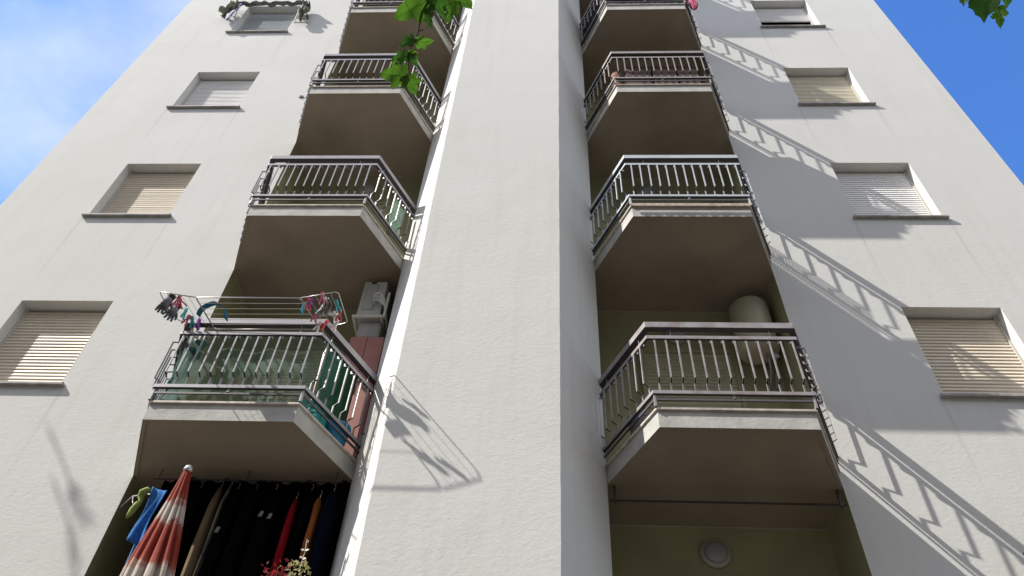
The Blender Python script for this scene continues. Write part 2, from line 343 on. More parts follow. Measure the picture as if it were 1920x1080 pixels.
def bar(mb, base, n, t, prof, w, th):
    """square bar in the plane (n, z): prof = [(offset along n, z)]"""
    vs = []; fs = []
    for o_, z in prof:
        c = Vector((base[0]+n[0]*o_, base[1]+n[1]*o_, z))
        for su, sn in ((-1, -1), (1, -1), (1, 1), (-1, 1)):
            vs.append((c.x+t[0]*su*w/2+n[0]*sn*th/2, c.y+t[1]*su*w/2+n[1]*sn*th/2, z))
    for i in range(len(prof)-1): fs += [(i*4+j, i*4+(j+1) % 4, (i+1)*4+(j+1) % 4, (i+1)*4+j) for j in range(4)]
    mb.add(vs, fs)
def balcony(pts, k, paint):
    z = ZB+3*k; T = z+FLOOR
    s_ = MB()
    full = pts + [(pts[3][0]-0.002, YB-0.002), (pts[0][0]+0.002, YB-0.002)]
    n = len(full)
    inn = offs(pts, -0.035); inn = [inn[0], inn[1], inn[2], inn[3]]
    # rim + slightly raised soffit panel, top, sides
    ring0 = [(*p, z) for p in full]; ring1 = [(p[0], p[1], z) for p in inn] ; ring2 = [(p[0], p[1], z+0.010) for p in inn]
    zt = [(*p, T-0.0245) for p in full]
    vs = ring0 + zt; s_.add(vs, [(i, (i+1) % n, n+(i+1) % n, n+i) for i in range(n)] + [tuple(range(n, 2*n))])
    so_ = s_.build('balcony', fascia_m, bld)
    u = MB()
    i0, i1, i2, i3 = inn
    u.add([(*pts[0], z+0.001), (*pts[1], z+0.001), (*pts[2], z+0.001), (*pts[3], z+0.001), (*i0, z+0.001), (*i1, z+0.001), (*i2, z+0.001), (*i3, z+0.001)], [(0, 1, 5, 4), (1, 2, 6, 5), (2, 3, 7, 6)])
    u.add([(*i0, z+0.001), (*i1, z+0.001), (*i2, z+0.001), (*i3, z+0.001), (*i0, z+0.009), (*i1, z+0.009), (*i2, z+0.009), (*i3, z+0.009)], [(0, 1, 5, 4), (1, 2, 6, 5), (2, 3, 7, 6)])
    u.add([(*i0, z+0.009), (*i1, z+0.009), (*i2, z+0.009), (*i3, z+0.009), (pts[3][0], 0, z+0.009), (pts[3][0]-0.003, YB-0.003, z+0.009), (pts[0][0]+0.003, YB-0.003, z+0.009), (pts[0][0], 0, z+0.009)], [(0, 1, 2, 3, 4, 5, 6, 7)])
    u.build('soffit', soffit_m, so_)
    c = MB(); sweep(c, pts, -0.16, 0.020, T-0.024, T); c.build('threshold', marble_m, so_, bevel=0.003)
    P = RAIL[paint]
    h = MB(); sweep(h, pts, -0.010, 0.050, z+1.150, z+1.225); h.build('handrail', P, so_, bevel=0.004, under=shade_rail_m)
    h = MB(); sweep(h, pts, 0.018, 0.044, z+1.005, z+1.048)
    O = offs(pts, 0.02)
    for a, b_ in zip(O[:-1], O[1:]):
        for f in (0.16, 0.84):
            x, y = a[0]+(b_[0]-a[0])*f, a[1]+(b_[1]-a[1])*f; h.box(x-0.004, x+0.004, y-0.004, y+0.004, z+1.0485, z+1.1495)
    h.build('upper_rail', P, so_, bevel=0.003, under=shade_rail_m)
    h = MB(); sweep(h, pts, 0.014, 0.044, z+0.332, z+0.372)
    for (x, y) in (O[1], O[2]): h.box(x-0.012, x+0.012, y-0.012, y+0.012, T+0.0005, z+0.3315)
    xm, ym = (O[1][0]+O[2][0])/2, O[1][1]; h.box(xm-0.012, xm+0.012, ym-0.014, ym+0.010, z+0.2925, z+0.3315)
    h.build('bottom_rail', P, so_, bevel=0.003, under=shade_rail_m)
    h = MB(); sweep(h, pts, 0.017, 0.030, z+0.272, z+0.292); h.build('lower_rail', mat('dark lower rail', (0.10, 0.098, 0.105), 0.5), so_, under=shade_rail_m)
    for a, b_, cnt in ((O[0], O[1], 8), (O[1], O[2], 13), (O[2], O[3], 8)):
        q = MB(); dx, dy = b_[0]-a[0], b_[1]-a[1]; l = math.hypot(dx, dy); t = (dx/l, dy/l); nn = (dy/l, -dx/l)
        for i in range(cnt):
            f = (i+0.5)/cnt
            bar(q, (a[0]+dx*f, a[1]+dy*f), nn, t, [(0.004, z+0.3725), (0.004, z+0.468), (0.056, z+0.488), (0.056, z+0.945), (0.006, z+0.968), (0.006, z+1.0045)], 0.0135, 0.012)
        q.build('baluster_panel', P, so_, under=shade_rail_m)
    # roller-shuttered door on the recess back wall
    return so_
paintL = {-1: 'lilac', 0: 'lilac', 1: 'lilac', 2: 'lilac', 3: 'lilac', 4: 'lilac', 5: 'lilac'}
paintR = {-1: 'lilac', 0: 'rusty', 1: 'blue', 2: 'bronze', 3: 'lilac', 4: 'lilac', 5: 'lilac'}
for k in ROWS:
    for pts, pd, dx in ((LO, paintL, (-3.32, -2.34)), (RO, paintR, (1.05, 2.03))):
        balcony(pts, k, pd[k])
        z0 = ZB+3*k+FLOOR-0.04; z1 = ZB+3*k+2.26
        d = MB(); d.box(dx[0]-0.05, dx[0], YB-0.06, YB-0.003, z0, z1+0.05); d.box(dx[1], dx[1]+0.05, YB-0.06, YB-0.003, z0, z1+0.05); d.box(dx[0]+0.0005, dx[1]-0.0005, YB-0.06, YB-0.003, z1, z1+0.05)
        do = d.build('balcony_door', olive_m, bld)
        s_ = MB(); shutter(s_, dx[0]+0.002, dx[1]-0.002, YB-0.035, z0, z1-0.002, 0.052); s_.build('shutter', SHUT['green'], do)

# ------------------------------------------------------------------ wall lamps
lamp_base = mat('lamp rim', (0.40, 0.39, 0.37), 0.5); lamp_glass = mat('lamp glass', (0.30, 0.30, 0.30), 0.25, spec=0.5)
def lamp(x, z, label):
    t = thing('bulkhead_lamp', label, 'wall lamp', (x, YB-0.003, z), 'round bulkhead lamps on the recess walls')
    b_ = MB(); b_.lathe([(0.02, 0.0), (0.135, 0.0), (0.138, 0.03), (0.128, 0.05), (0.105, 0.052)], (x, YB-0.003, z), 32, 'y'); b_.build('base', lamp_base, t, smooth=True)
    d = MB(); d.lathe([(0.112, 0.045), (0.108, 0.065), (0.088, 0.088), (0.05, 0.102), (0.012, 0.106)], (x, YB-0.003, z), 32, 'y'); d.build('diffuser', lamp_glass, t, smooth=True)
lamp(1.485, 5.66, 'round unlit lamp on the olive wall under the lowest right balcony')
lamp(1.46, 8.52, 'round unlit lamp behind the rusty handrail, beside the cream boiler')
lamp(1.36, 11.56, 'round unlit lamp behind the blue-grey railing with scalloped trim')
lamp(-2.76, 11.60, 'round unlit lamp behind the left balcony above the clothes airer')

# ------------------------------------------------------------------ airer over the first left handrail
steel = mat('airer tube', (0.42, 0.41, 0.40), 0.35, metal=0.6); wire_m = mat('airer wire', (0.5, 0.48, 0.42), 0.45)
TL, TR, BR, BL = (Vector(p) for p in ((-3.143, -1.385, 6.845), (-2.205, -1.385, 6.845), (-2.201, -0.772, 7.185-0.08), (-3.228, -0.752, 7.106)))
WR_, WR2 = Vector((-1.891, -1.381, 6.94)), Vector((-1.942, -0.805, 7.161))
WL_, WL2, WLm = Vector((-3.513, -1.367, 6.94)), Vector((-3.60, -0.800, 7.18)), Vector((-3.615, -0.93, 7.13))
air = thing('clothes_airer', 'folding steel clothes airer with two tilted wings hung over a left handrail', 'clothes airer', (-2.7, -0.77, 7.10))
def rounded(pts, r=0.03):
    out = []
    n = len(pts)
    for i, p in enumerate(pts):
        if i in (0, n-1): out.append(p); continue
        a = (pts[i-1]-p).normalized()*r; b_ = (pts[i+1]-p).normalized()*r
        out += [p+a, p+a*0.35+b_*0.35, p+b_]
    return out
f = MB(); f.tube(rounded([BL, TL, TR, BR], 0.03), 0.006, 8); f.tube([BL, BR], 0.006, 8)
for p in (BL, BR): f.tube([p, p+Vector((0, 0.02, 0.075)), p+Vector((0, 0.075, 0.085)), p+Vector((0, 0.105, 0.02))], 0.006, 6)
f.build('centre_frame', steel, air, smooth=True)
w = MB()
for i in range(1, 6): a = i/6; w.tube([TL.lerp(BL, a), TR.lerp(BR, a)], 0.0022, 5)
w.build('drying_wire', wire_m, air)
for nm, A, B, c1, c2 in (('wing', TR, BR, WR_, WR2), ('wing', TL, BL, WL_, WL2)):
    f = MB(); pth = [A, c1, c2, B] if c1 is WR_ else [A, c1, WLm, c2, B]
    f.tube(rounded(pth, 0.03), 0.005, 8); fo = f.build(nm, steel, air, smooth=True)
    w = MB()
    for i in range(1, 5): a = i/5; w.tube([A.lerp(c1, a), B.lerp(c2, a)], 0.002, 5)
    w.build('drying_wire', wire_m, fo)
# clothes pegs
def plast(n, c): return mat('plastic '+n, c, 0.4, spec=0.4)
PC = {'pink': plast('pink', (0.65, 0.13, 0.25)), 'teal': plast('teal', (0.04, 0.42, 0.42)), 'purple': plast('purple', (0.30, 0.06, 0.42)), 'yellow': plast('yellow', (0.6, 0.5, 0.06)),
      'red': plast('red', (0.60, 0.05, 0.07)), 'white': plast('white', (0.75, 0.72, 0.74)), 'blue': plast('blue', (0.03, 0.25, 0.50))}
peg_proto = None
def peg(pos, col, label, ry=0.0, rz=0.0, s=1.0, rx=0.0):
    global peg_proto
    if peg_proto is None:
        t = thing('clothes_peg', label, 'clothes peg', pos, 'clothes pegs on the airer'); P = Vector(pos)
        for sg in (-1, 1):
            q = MB()
            pr = [(0.004*sg, 0.032), (0.008*sg, 0.012), (0.005*sg, -0.004), (0.014*sg, -0.032), (0.018*sg, -0.052)]
            vs = []; th = 0.0045
            for x, z in pr: vs += [P+Vector((x-th, -0.006, z)), P+Vector((x+th, -0.006, z)), P+Vector((x+th, 0.006, z)), P+Vector((x-th, 0.006, z))]
            q.add(vs, [(i*4+j, i*4+(j+1) % 4, (i+1)*4+(j+1) % 4, (i+1)*4+j) for i in range(4) for j in range(4)] + [(0, 1, 2, 3), (16, 17, 18, 19)])
            o = q.build('prong', PC[col], t); o.material_slots[0].link = 'OBJECT'; o.material_slots[0].material = PC[col]
        q = MB(); q.tube([P+Vector((0, -0.009, 0.002)), P+Vector((0, 0.009, 0.002))], 0.006, 8); q.build('spring', steel, t)
        peg_proto = t
    else:
        t = peg_proto.copy(); C.objects.link(t); t.location = pos; t['label'] = label; WORG[t.name] = Vector(pos)
        for ch in peg_proto.children:
            c = ch.copy(); C.objects.link(c); c.parent = t
            if c.name.startswith('prong'): c.material_slots[0].link = 'OBJECT'; c.material_slots[0].material = PC[col]
    t.rotation_euler = (rx, ry, rz); t.scale = (s,)*3
PEGS = [((-3.372, -1.271, 6.94), 'pink', 'pink clothes peg nearest the grey gloves on the airer', 0.5), ((-3.355, -1.255, 6.945), 'red', 'red clothes peg crossing a pink peg on the left wing', -0.7),
        ((-3.416, -1.03, 7.045), 'teal', 'upper teal clothes peg on the left wing of the airer', 1.2), ((-3.409, -0.878, 7.095), 'teal', 'lower teal clothes peg on the left wing near the handrail', 0.1),
        ((-3.452, -0.894, 7.10), 'pink', 'pale pink clothes peg below the upper teal peg', 0.8), ((-3.351, -0.856, 7.092), 'purple', 'purple clothes peg tilted over the left wing frame', 1.1),
        ((-3.365, -0.84, 7.098), 'purple', 'upright purple clothes peg beside the tilted purple one', 0.3), ((-3.471, -0.75, 7.15), 'yellow', 'yellow clothes peg clipped just above the left handrail end', 0.4),
        ((-2.164, -1.293, 6.89), 'red', 'red clothes peg at the hinge of the right wing', 0.5), ((-2.128, -1.328, 6.89), 'purple', 'purple clothes peg beside the red one at the right hinge', -0.3),
        ((-2.033, -1.349, 6.91), 'pink', 'pink clothes peg on the outer bar of the right wing', 0.2), ((-1.948, -1.178, 7.0), 'teal', 'teal clothes peg alone on the right wing', 0.1),
        ((-1.968, -1.0, 7.07), 'red', 'red clothes peg near the right wing tip', 0.25), ((-2.016, -0.977, 7.07), 'white', 'white clothes peg left of the red one by the right wing tip', 0.3),
        ((-2.168, -1.041, 7.0), 'pink', 'pink clothes peg under the teal band on the right wing', 0.3), ((-2.189, -0.856, 7.07), 'white', 'white clothes peg lying towards the handrail on the right wing', 0.9),
        ((-2.127, -0.873, 7.075), 'red', 'red clothes peg under the crumpled cloth on the right wing', 1.3), ((-2.04, -0.836, 7.11), 'white', 'white clothes peg at the inner bar of the right wing', 0.9)]
for i, (p, c, l, a) in enumerate(PEGS): peg(p, c, l, a*0.7, random.uniform(-0.5, 0.5), 1.35, 0.85)
# grey work gloves
glove_m = mat('grey glove knit', (0.16, 0.165, 0.18), 0.9, var=0.4, vscale=30); cuff_m = mat('dark glove cuff', (0.03, 0.03, 0.035), 0.9)
def glove(c, rot, label):
    c = Vector(c); t = thing('work_glove', label, 'glove', c, 'grey gloves pegged on the airer')
    M3 = Matrix.Rotation(rot[1], 3, 'Y') @ Matrix.Rotation(rot[0], 3, 'X') @ Matrix.Rotation(rot[2], 3, 'Z')
    q = MB(); T_ = lambda x, y, z: c + M3 @ Vector((x, y, z))
    q.tube([T_(0, 0, -0.005), T_(0, 0, -0.04), T_(0, 0, -0.085), T_(0.0, 0, -0.11)], [0.032, 0.038, 0.044, 0.036], 10)
    for x, l, a in ((-0.034, 0.062, -0.25), (-0.011, 0.075, -0.08), (0.012, 0.07, 0.1), (0.034, 0.055, 0.3)):
        q.tube([T_(x, 0, -0.10), T_(x+a*l*0.5, 0.006, -0.10-l*0.55), T_(x+a*l*1.1, 0.02, -0.10-l)], [0.014, 0.0125, 0.009], 8)
    q.tube([T_(0.035, 0, -0.05), T_(0.062, 0.01, -0.075), T_(0.072, 0.02, -0.105)], [0.016, 0.013, 0.009], 8)
    q.build('hand', glove_m, t, smooth=True)
    q = MB(); q.tube([T_(0, 0, 0.035), T_(0, 0, 0.0), T_(0, 0, -0.012)], [0.036, 0.034, 0.0335], 12, cap=False); q.build('cuff', cuff_m, t, smooth=True)
glove((-3.490, -1.215, 7.03), (0.15, 0.35, 0.2), 'grey work glove hanging highest on the left wing of the airer')
glove((-3.560, -0.98, 7.16), (-0.15, 0.1, 0.9), 'grey work glove hanging lower, nearer the handrail')
# crumpled patterned cloth on the right wing
cl = MB(); c0 = Vector((-2.045, -1.24, 7.02))
def cloth(u, v):
    a = (u-0.5)*0.15; fold = 0.022*math.sin(u*17+v*5)+0.014*math.sin(v*13+u*6)
    return c0 + Vector((a*(0.45+v*0.8)+0.02*math.sin(v*9)-0.03*v, 0.24*v+0.4*fold, 0.045*v-0.10*math.sin(v*PI)+fold))
cl.sheet(cloth, 18, 18)
tag(cl.build('crumpled_cloth', mat('patterned cloth', (0.45, 0.45, 0.42), 0.9, vscale=22, col2=(0.10, 0.12, 0.10)), loc=c0, smooth=True, solid=0.004), 'crumpled grey and white cloth pegged in the middle of the right wing', 'cloth')
# teal bands bent over the wires
def band(pts, wd, col, label):
    q = MB(); P = [Vector(p) for p in pts]; n = 22
    def cr_(t):
        t *= len(P)-1; i = min(int(t), len(P)-2); f = t-i
        p0, p1, p2, p3 = P[max(i-1, 0)], P[i], P[i+1], P[min(i+2, len(P)-1)]
        return 0.5*((2*p1)+(p2-p0)*f+(2*p0-5*p1+4*p2-p3)*f*f+(3*p1-p0-3*p2+p3)*f**3)
    q.sheet(lambda u, v: cr_(u)+Vector((0, (v-0.5)*wd, (v-0.5)*wd*0.45)), n, 3)
    tag(q.build('fabric_band', col, loc=P[0], smooth=True, solid=0.006), label, 'strap')
tealc = mat('teal fabric', (0.012, 0.11, 0.20), 0.75, var=0.2, vscale=20); cyanc = mat('cyan fabric', (0.03, 0.33, 0.50), 0.7, var=0.15, vscale=20)
band([(-3.235, -1.09, 6.93), (-3.205, -1.12, 7.0), (-3.09, -1.15, 7.035), (-3.0, -1.11, 6.985), (-2.97, -1.07, 6.90)], 0.075, tealc, 'dark teal strap arched over the wires at the left end of the airer')
band([(-2.235, -1.2, 6.86), (-2.22, -1.22, 6.95), (-2.16, -1.22, 6.965), (-2.11, -1.17, 6.90)], 0.05, cyanc, 'bright cyan strap draped over the airer beside the right hinge')

# ------------------------------------------------------------------ things on the first left balcony
Z0 = ZB+FLOOR
def net_mat():
    M = bpy.data.materials.new('green shade net'); M.use_nodes = True; nt = M.node_tree; b = nt.nodes['Principled BSDF']
    b.inputs['Base Color'].default_value = (0.03, 0.16, 0.10, 1); b.inputs['Roughness'].default_value = 0.7
    t = nt.nodes.new('ShaderNodeTexCoord'); mpn = nt.nodes.new('ShaderNodeMapping'); mpn.inputs['Rotation'].default_value = (0.6, 0.78, 0.3); mpn.inputs['Scale'].default_value = (90, 90, 90)
    ck = nt.nodes.new('ShaderNodeTexChecker'); ck.inputs['Scale'].default_value = 1.0
    n = nt.nodes.new('ShaderNodeTexNoise'); n.inputs['Scale'].default_value = 5; n.inputs['Detail'].default_value = 4
    nt.links.new(t.outputs['Object'], mpn.inputs[0]); nt.links.new(mpn.outputs[0], ck.inputs['Vector']); nt.links.new(t.outputs['Object'], n.inputs['Vector'])
    a = nt.nodes.new('ShaderNodeMath'); a.operation = 'MULTIPLY_ADD'; a.inputs[1].default_value = 0.22; nt.links.new(ck.outputs['Fac'], a.inputs[0])
    mr_ = nt.nodes.new('ShaderNodeMapRange'); mr_.inputs[1].default_value = 0.35; mr_.inputs[2].default_value = 0.7; mr_.inputs[3].default_value = 0.02; mr_.inputs[4].default_value = 0.45
    nt.links.new(n.outputs['Fac'], mr_.inputs[0]); nt.links.new(mr_.outputs[0], a.inputs[2])
    tr = nt.nodes.new('ShaderNodeBsdfTransparent'); ms = nt.nodes.new('ShaderNodeMixShader'); out = nt.nodes['Material Output']
    nt.links.new(a.outputs[0], ms.inputs[0]); nt.links.new(tr.outputs[0], ms.inputs[1]); nt.links.new(b.outputs[0], ms.inputs[2]); nt.links.new(ms.outputs[0], out.inputs['Surface'])
    return M
netm = net_mat()
ON = offs(LO, -0.03)
nb_ = MB()
pa = [Vector((*p, 0)) for p in ON]
path = []
for i in range(41):
    t = i/40*2.45; s0 = min(int(t), 2); path.append(pa[s0].lerp(pa[s0+1], t-s0))
def netf(u, v):
    p = path[int(round(u*40))]; return Vector((p.x+0.006*math.sin(u*60+v*8), p.y+0.012+0.010*math.sin(u*47+v*5), Z0+0.04+v*0.83+0.015*math.sin(u*23)))
nb_.sheet(netf, 40, 12)
net = tag(nb_.build('shade_net', netm, loc=(-2.8, -0.7, Z0), smooth=True), 'thin green shade net strung inside the railing of the balcony with the airer', 'netting')
bn = MB()
bn.sheet(lambda u, v: Vector((-3.47+0.05*v+u*0.14+0.01*math.sin(v*14), -0.70+0.03*math.sin(u*15+v*6)+0.015*math.sin(v*19), Z0+0.05+v*0.80)), 14, 20)
tag(bn.build('bunched_net', mat('dense green net', (0.06, 0.16, 0.13), 0.8, vscale=14, col2=(0.02, 0.07, 0.055), stretch=(1, 1, 0.3)), loc=(-3.4, -0.7, Z0), smooth=True, solid=0.01), 'gathered opaque green net at the outer corner of the balcony with the airer', 'netting')
gs = MB(); gs.sheet(lambda u, v: Vector((-2.20+u*0.22, -0.42+u*0.40+0.02*math.sin(u*13), Z0+0.03+v*(1.15-0.1*u)+0.01*math.sin(u*9))), 12, 8)
tag(gs.build('green_sheet', mat('green plastic sheet', (0.03, 0.13, 0.075), 0.4, var=0.3, vscale=5, trans=(0.03, 0.13, 0.07)), loc=(-2.1, -0.3, Z0), smooth=True, solid=0.003), 'upright green plastic sheet behind the slanted rail, left of the pink cupboard', 'sheet')
cb = thing('balcony_cupboard', 'tall dusty pink cupboard standing under the air conditioner', 'cupboard', (-2.0, 0.32, Z0))
pink_m = mat('dusty pink laminate', (0.34, 0.145, 0.12), 0.6, var=0.1)
q = MB(); q.box(-2.19, -1.80, 0.06, 0.56, Z0+0.002, Z0+1.72); q.build('carcass', pink_m, cb, bevel=0.008)
q = MB(); q.box(-2.18, -1.998, 0.04, 0.0585, Z0+0.06, Z0+1.70); q.box(-1.992, -1.81, 0.04, 0.0585, Z0+0.06, Z0+1.70); q.build('door', pink_m, cb, bevel=0.004)
q = MB(); q.tube([(-2.015, 0.03, Z0+0.9), (-2.015, 0.03, Z0+1.02)], 0.006, 6); q.build('handle', steel, cb)
rs = thing('red_broom', 'thin red broom leaning upright behind the slanted rail', 'broom', (-2.20, -0.45, Z0))
q = MB(); q.tube([(-2.19, -0.46, Z0+0.20), (-2.215, -0.46, Z0+0.95)], 0.011, 8); q.build('handle', PC['red'], rs)
q = MB(); q.tube([(-2.19, -0.46, Z0+0.002), (-2.19, -0.46, Z0+0.12), (-2.19, -0.46, Z0+0.2)], [0.06, 0.05, 0.015], 10); q.build('brush', PC['red'], rs)
bk = thing('blue_bucket', 'blue plastic bucket on the floor where the slanted rail meets the pier', 'bucket', (-1.99, -0.17, Z0))
q = MB(); q.lathe([(0.02, 0.003), (0.095, 0.003), (0.125, 0.23), (0.132, 0.235), (0.132, 0.25), (0.118, 0.25), (0.09, 0.02), (0.02, 0.02)], (-1.99, -0.17, Z0), 20); q.build('body', PC['blue'], bk, smooth=True)
q = MB(); q.tube([(-1.99+0.13*math.cos(a), -0.17, Z0+0.24+0.1*math.sin(a)) for a in [i*PI/10 for i in range(11)]], 0.004, 6); q.build('handle', PC['white'], bk, smooth=True)
gb = thing('green_crate', 'low teal green crate on the floor behind the slanted rail', 'crate', (-2.12, -0.44, Z0))
q = MB(); x0, x1, y0, y1 = -2.26, -2.06, -0.60, -0.30
q.box(x0, x1, y0, y1, Z0+0.002, Z0+0.012)
for i in range(4): z = Z0+0.03+i*0.05; q.box(x0, x1, y0, y0+0.008, z, z+0.03); q.box(x0, x1, y1-0.008, y1, z, z+0.03); q.box(x0, x0+0.008, y0+0.009, y1-0.009, z, z+0.03); q.box(x1-0.008, x1, y0+0.009, y1-0.009, z, z+0.03)
for a in (x0+0.01, x1-0.022):
    for b_ in (y0+0.010, y1-0.022): q.box(a, a+0.012, b_, b_+0.012, Z0+0.0125, Z0+0.205)
q.build('slatted_body', PC['teal'], gb)

# air conditioner on its bracket
ac = thing('air_conditioner', 'grey air conditioner outdoor unit on a bracket above the pink cupboard', 'air conditioner', (-2.07, 0.28, 8.22))
ac_m = mat('ac casing', (0.50, 0.51, 0.50), 0.45, var=0.12, vscale=4); ac2 = mat('ac cover', (0.40, 0.41, 0.41), 0.5, var=0.1)
q = MB(); q.box(-2.215, -1.945, 0.10, 0.60, 8.245, 8.86); q.build('casing', ac_m, ac, bevel=0.012)
q = MB(); q.box(-2.165, -2.04, 0.082, 0.0985, 8.36, 8.80); q.build('valve_cover', ac2, ac, bevel=0.006)
q = MB(); q.box(-2.13, -2.07, 0.094, 0.0998, 8.815, 8.845); q.box(-2.19, -2.14, 0.094, 0.0998, 8.262, 8.272); q.box(-2.07, -1.99, 0.094, 0.0998, 8.262, 8.272); q.build('grip_slot', dark_m, ac)
for i in range(3):
    z = 8.56-0.055*i; q = MB()
    q.tube([(-2.06+0.012*i, 0.085, z), (-2.03, 0.04, z+0.02), (-1.965, 0.03, z+0.0), (-1.925+0.012*i, 0.06, z-0.06), (-1.905+0.012*i, 0.12, z-0.16), (-1.90+0.012*i, 0.30, z-0.24)], 0.014, 10)
    q.build('pipe', mat('pipe lagging', (0.62, 0.62, 0.60), 0.7), ac, smooth=True)
q = MB(); q.box(-2.245, -1.90, 0.06, 0.09, 8.20, 8.235); q.box(-2.245, -1.90, 0.50, 0.53, 8.20, 8.235); q.box(-2.245, -2.215, 0.0905, 0.4995, 8.20, 8.235); q.box(-1.93, -1.90, 0.0905, 0.4995, 8.20, 8.235)
q.box(-1.897, -1.87, 0.06, 0.09, 8.20, 8.62); q.box(-1.897, -1.87, 0.50, 0.53, 8.20, 8.62); q.build('bracket', mat('bracket paint', (0.58, 0.56, 0.50), 0.6), ac, bevel=0.003)
tk = MB(); tk.box(-2.17, -1.91, 0.14, 0.50, 7.95, 8.195)
tag(tk.build('drip_box', mat('drip box plastic', (0.36, 0.35, 0.33), 0.6, var=0.25, vscale=5), loc=(-2.04, 0.3, 7.95), bevel=0.02), 'weathered grey box fixed under the air conditioner bracket', 'box')

# ------------------------------------------------------------------ right balconies: boiler, pots, screens
bo = thing('water_heater', 'cream cylindrical water heater hung in the corner of a right balcony', 'water heater', (2.29, 0.38, 8.0))
bm_ = mat('cream enamel', (0.47, 0.455, 0.33), 0.45, var=0.1, vscale=3)
q = MB(); q.lathe([(0.01, 0.0), (0.20, 0.0), (0.225, 0.03), (0.225, 0.70), (0.20, 0.735), (0.01, 0.75)], (2.29, 0.385, 8.02), 36); q.build('tank', bm_, bo, smooth=True, bevel=0.0)
q = MB(); q.lathe([(0.01, -0.035), (0.13, -0.035), (0.15, -0.0005), (0.01, -0.0005)], (2.29, 0.385, 8.02), 28); q.build('bottom_cap', mat('boiler cap', (0.46, 0.40, 0.32), 0.5), bo, smooth=False)
for dx in (0.07, 0.13):
    q = MB(); q.tube([(2.29+dx, 0.36, 8.018), (2.29+dx, 0.36, 7.86), (2.30+dx, 0.40, 7.78), (2.30+dx, 0.50, 7.70), (2.30+dx, 0.60, 7.62)], 0.012, 8); q.build('pipe', mat('grey pipe', (0.30, 0.30, 0.29), 0.5), bo, smooth=True)
q = MB(); q.tube([(2.42, 0.36, 7.86), (2.42, 0.29, 7.86)], 0.022, 10); q.tube([(2.42, 0.285, 7.86), (2.42, 0.27, 7.86)], 0.034, 10); q.build('valve', mat('valve grey', (0.25, 0.26, 0.28), 0.4), bo)
def pot(x, y, z, r, h, col, label, nm='flower_pot'):
    t = thing(nm, label, 'plant pot', (x, y, z))
    q = MB(); q.lathe([(0.02, 0.002), (r*0.68, 0.002), (r*0.95, h*0.82), (r, h*0.82), (r, h), (r*0.86, h), (r*0.80, h*0.86), (0.02, h*0.86)], (x, y, z), 24); q.build('pot', col, t, smooth=False)
    q = MB(); q.lathe([(0.01, h*0.862), (r*0.79, h*0.865)], (x, y, z), 16); q.build('soil', mat('potting soil', (0.03, 0.022, 0.016), 0.95), t)
clay = mat('clay pot', (0.25, 0.12, 0.085), 0.8, var=0.2); greyp = mat('grey plastic pot', (0.17, 0.165, 0.17), 0.6, var=0.2)
pot(0.80, -0.36, Z0, 0.12, 0.25, greyp, 'dark grey pot behind the slanted rail of the rusty balcony')
pot(0.92, -0.05, Z0, 0.13, 0.34, greyp, 'taller dark grey pot standing deeper inside the rusty balcony')
for i, (x, y) in enumerate(((0.93, -0.62), (0.85, -0.44), (0.79, -0.24))):
    pot(x, y, ZB+6+FLOOR, 0.085, 0.62-0.06*i, clay, ['tallest reddish pot at the front corner of the brown planter balcony', 'middle reddish pot behind the slanted rail of the brown planter balcony', 'reddish pot nearest the pier on the brown planter balcony'][i])
brown = mat('brown planter', (0.10, 0.062, 0.05), 0.75, var=0.3, vscale=5)
for i, (x0, x1) in enumerate(((1.06, 1.42), (1.45, 1.78), (1.81, 2.10))):
    t = thing('planter_box', ['brown planter box at the pier end behind the bronze railing', 'middle brown planter box behind the bronze railing', 'brown planter box at the far end behind the bronze railing'][i], 'planter', ((x0+x1)/2, -0.6, ZB+6+FLOOR), 'brown planter boxes')
    z = ZB+6+FLOOR; q = MB()
    q.box(x0, x1, -0.72, -0.70, z+0.002, z+0.72); q.box(x0, x1, -0.50, -0.48, z+0.002, z+0.72); q.box(x0, x0+0.02, -0.6995, -0.5005, z+0.002, z+0.72); q.box(x1-0.02, x1, -0.6995, -0.5005, z+0.002, z+0.72)
    q.build('box', brown, t); q = MB(); q.box(x0-0.008, x1+0.008, -0.735, -0.465, z+0.7205, z+0.75); q.build('rim', mat('planter rim', (0.13, 0.09, 0.075), 0.7), t, bevel=0.004)
    q = MB(); q.box(x0+0.021, x1-0.021, -0.699, -0.501, z+0.64, z+0.66); q.build('soil', mat('potting soil', (0.03, 0.022, 0.016), 0.95), t)
ds = MB(); OS = [Vector((*p, 0)) for p in offs(RO, -0.03)]
def dscr(u, v):
    t = u*1.98; i = min(int(t), 1); p = OS[i].lerp(OS[i+1], t-i); p = OS[0].lerp(OS[1], t) if i == 0 else p
    return Vector((p.x, p.y+0.008*math.sin(u*40), ZB+9+FLOOR+0.06+0.80*v))
ds.sheet(dscr, 48, 4)
tag(ds.build('privacy_screen', mat('black screen fabric', (0.022, 0.022, 0.03), 0.85), loc=(1.5, -0.75, ZB+9.3), solid=0.004), 'black fabric privacy screen lining the railing of the topmost right balcony', 'screen')
pc = MB()
pc.sheet(lambda u, v: Vector((2.255+0.14*v+0.03*math.sin(u*7), -0.80+0.22*u+0.03*math.sin(v*10+u*8), ZB+9+1.24-1.05*v*(0.85+0.15*math.sin(u*5)))), 8, 14)
tag(pc.build('magenta_cloth', mat('magenta cloth', (0.33, 0.03, 0.12), 0.8, vscale=18, col2=(0.50, 0.14, 0.20)), loc=(2.3, -0.7, ZB+10), smooth=True, solid=0.004), 'magenta cloth hung over the side rail of the topmost right balcony', 'cloth')
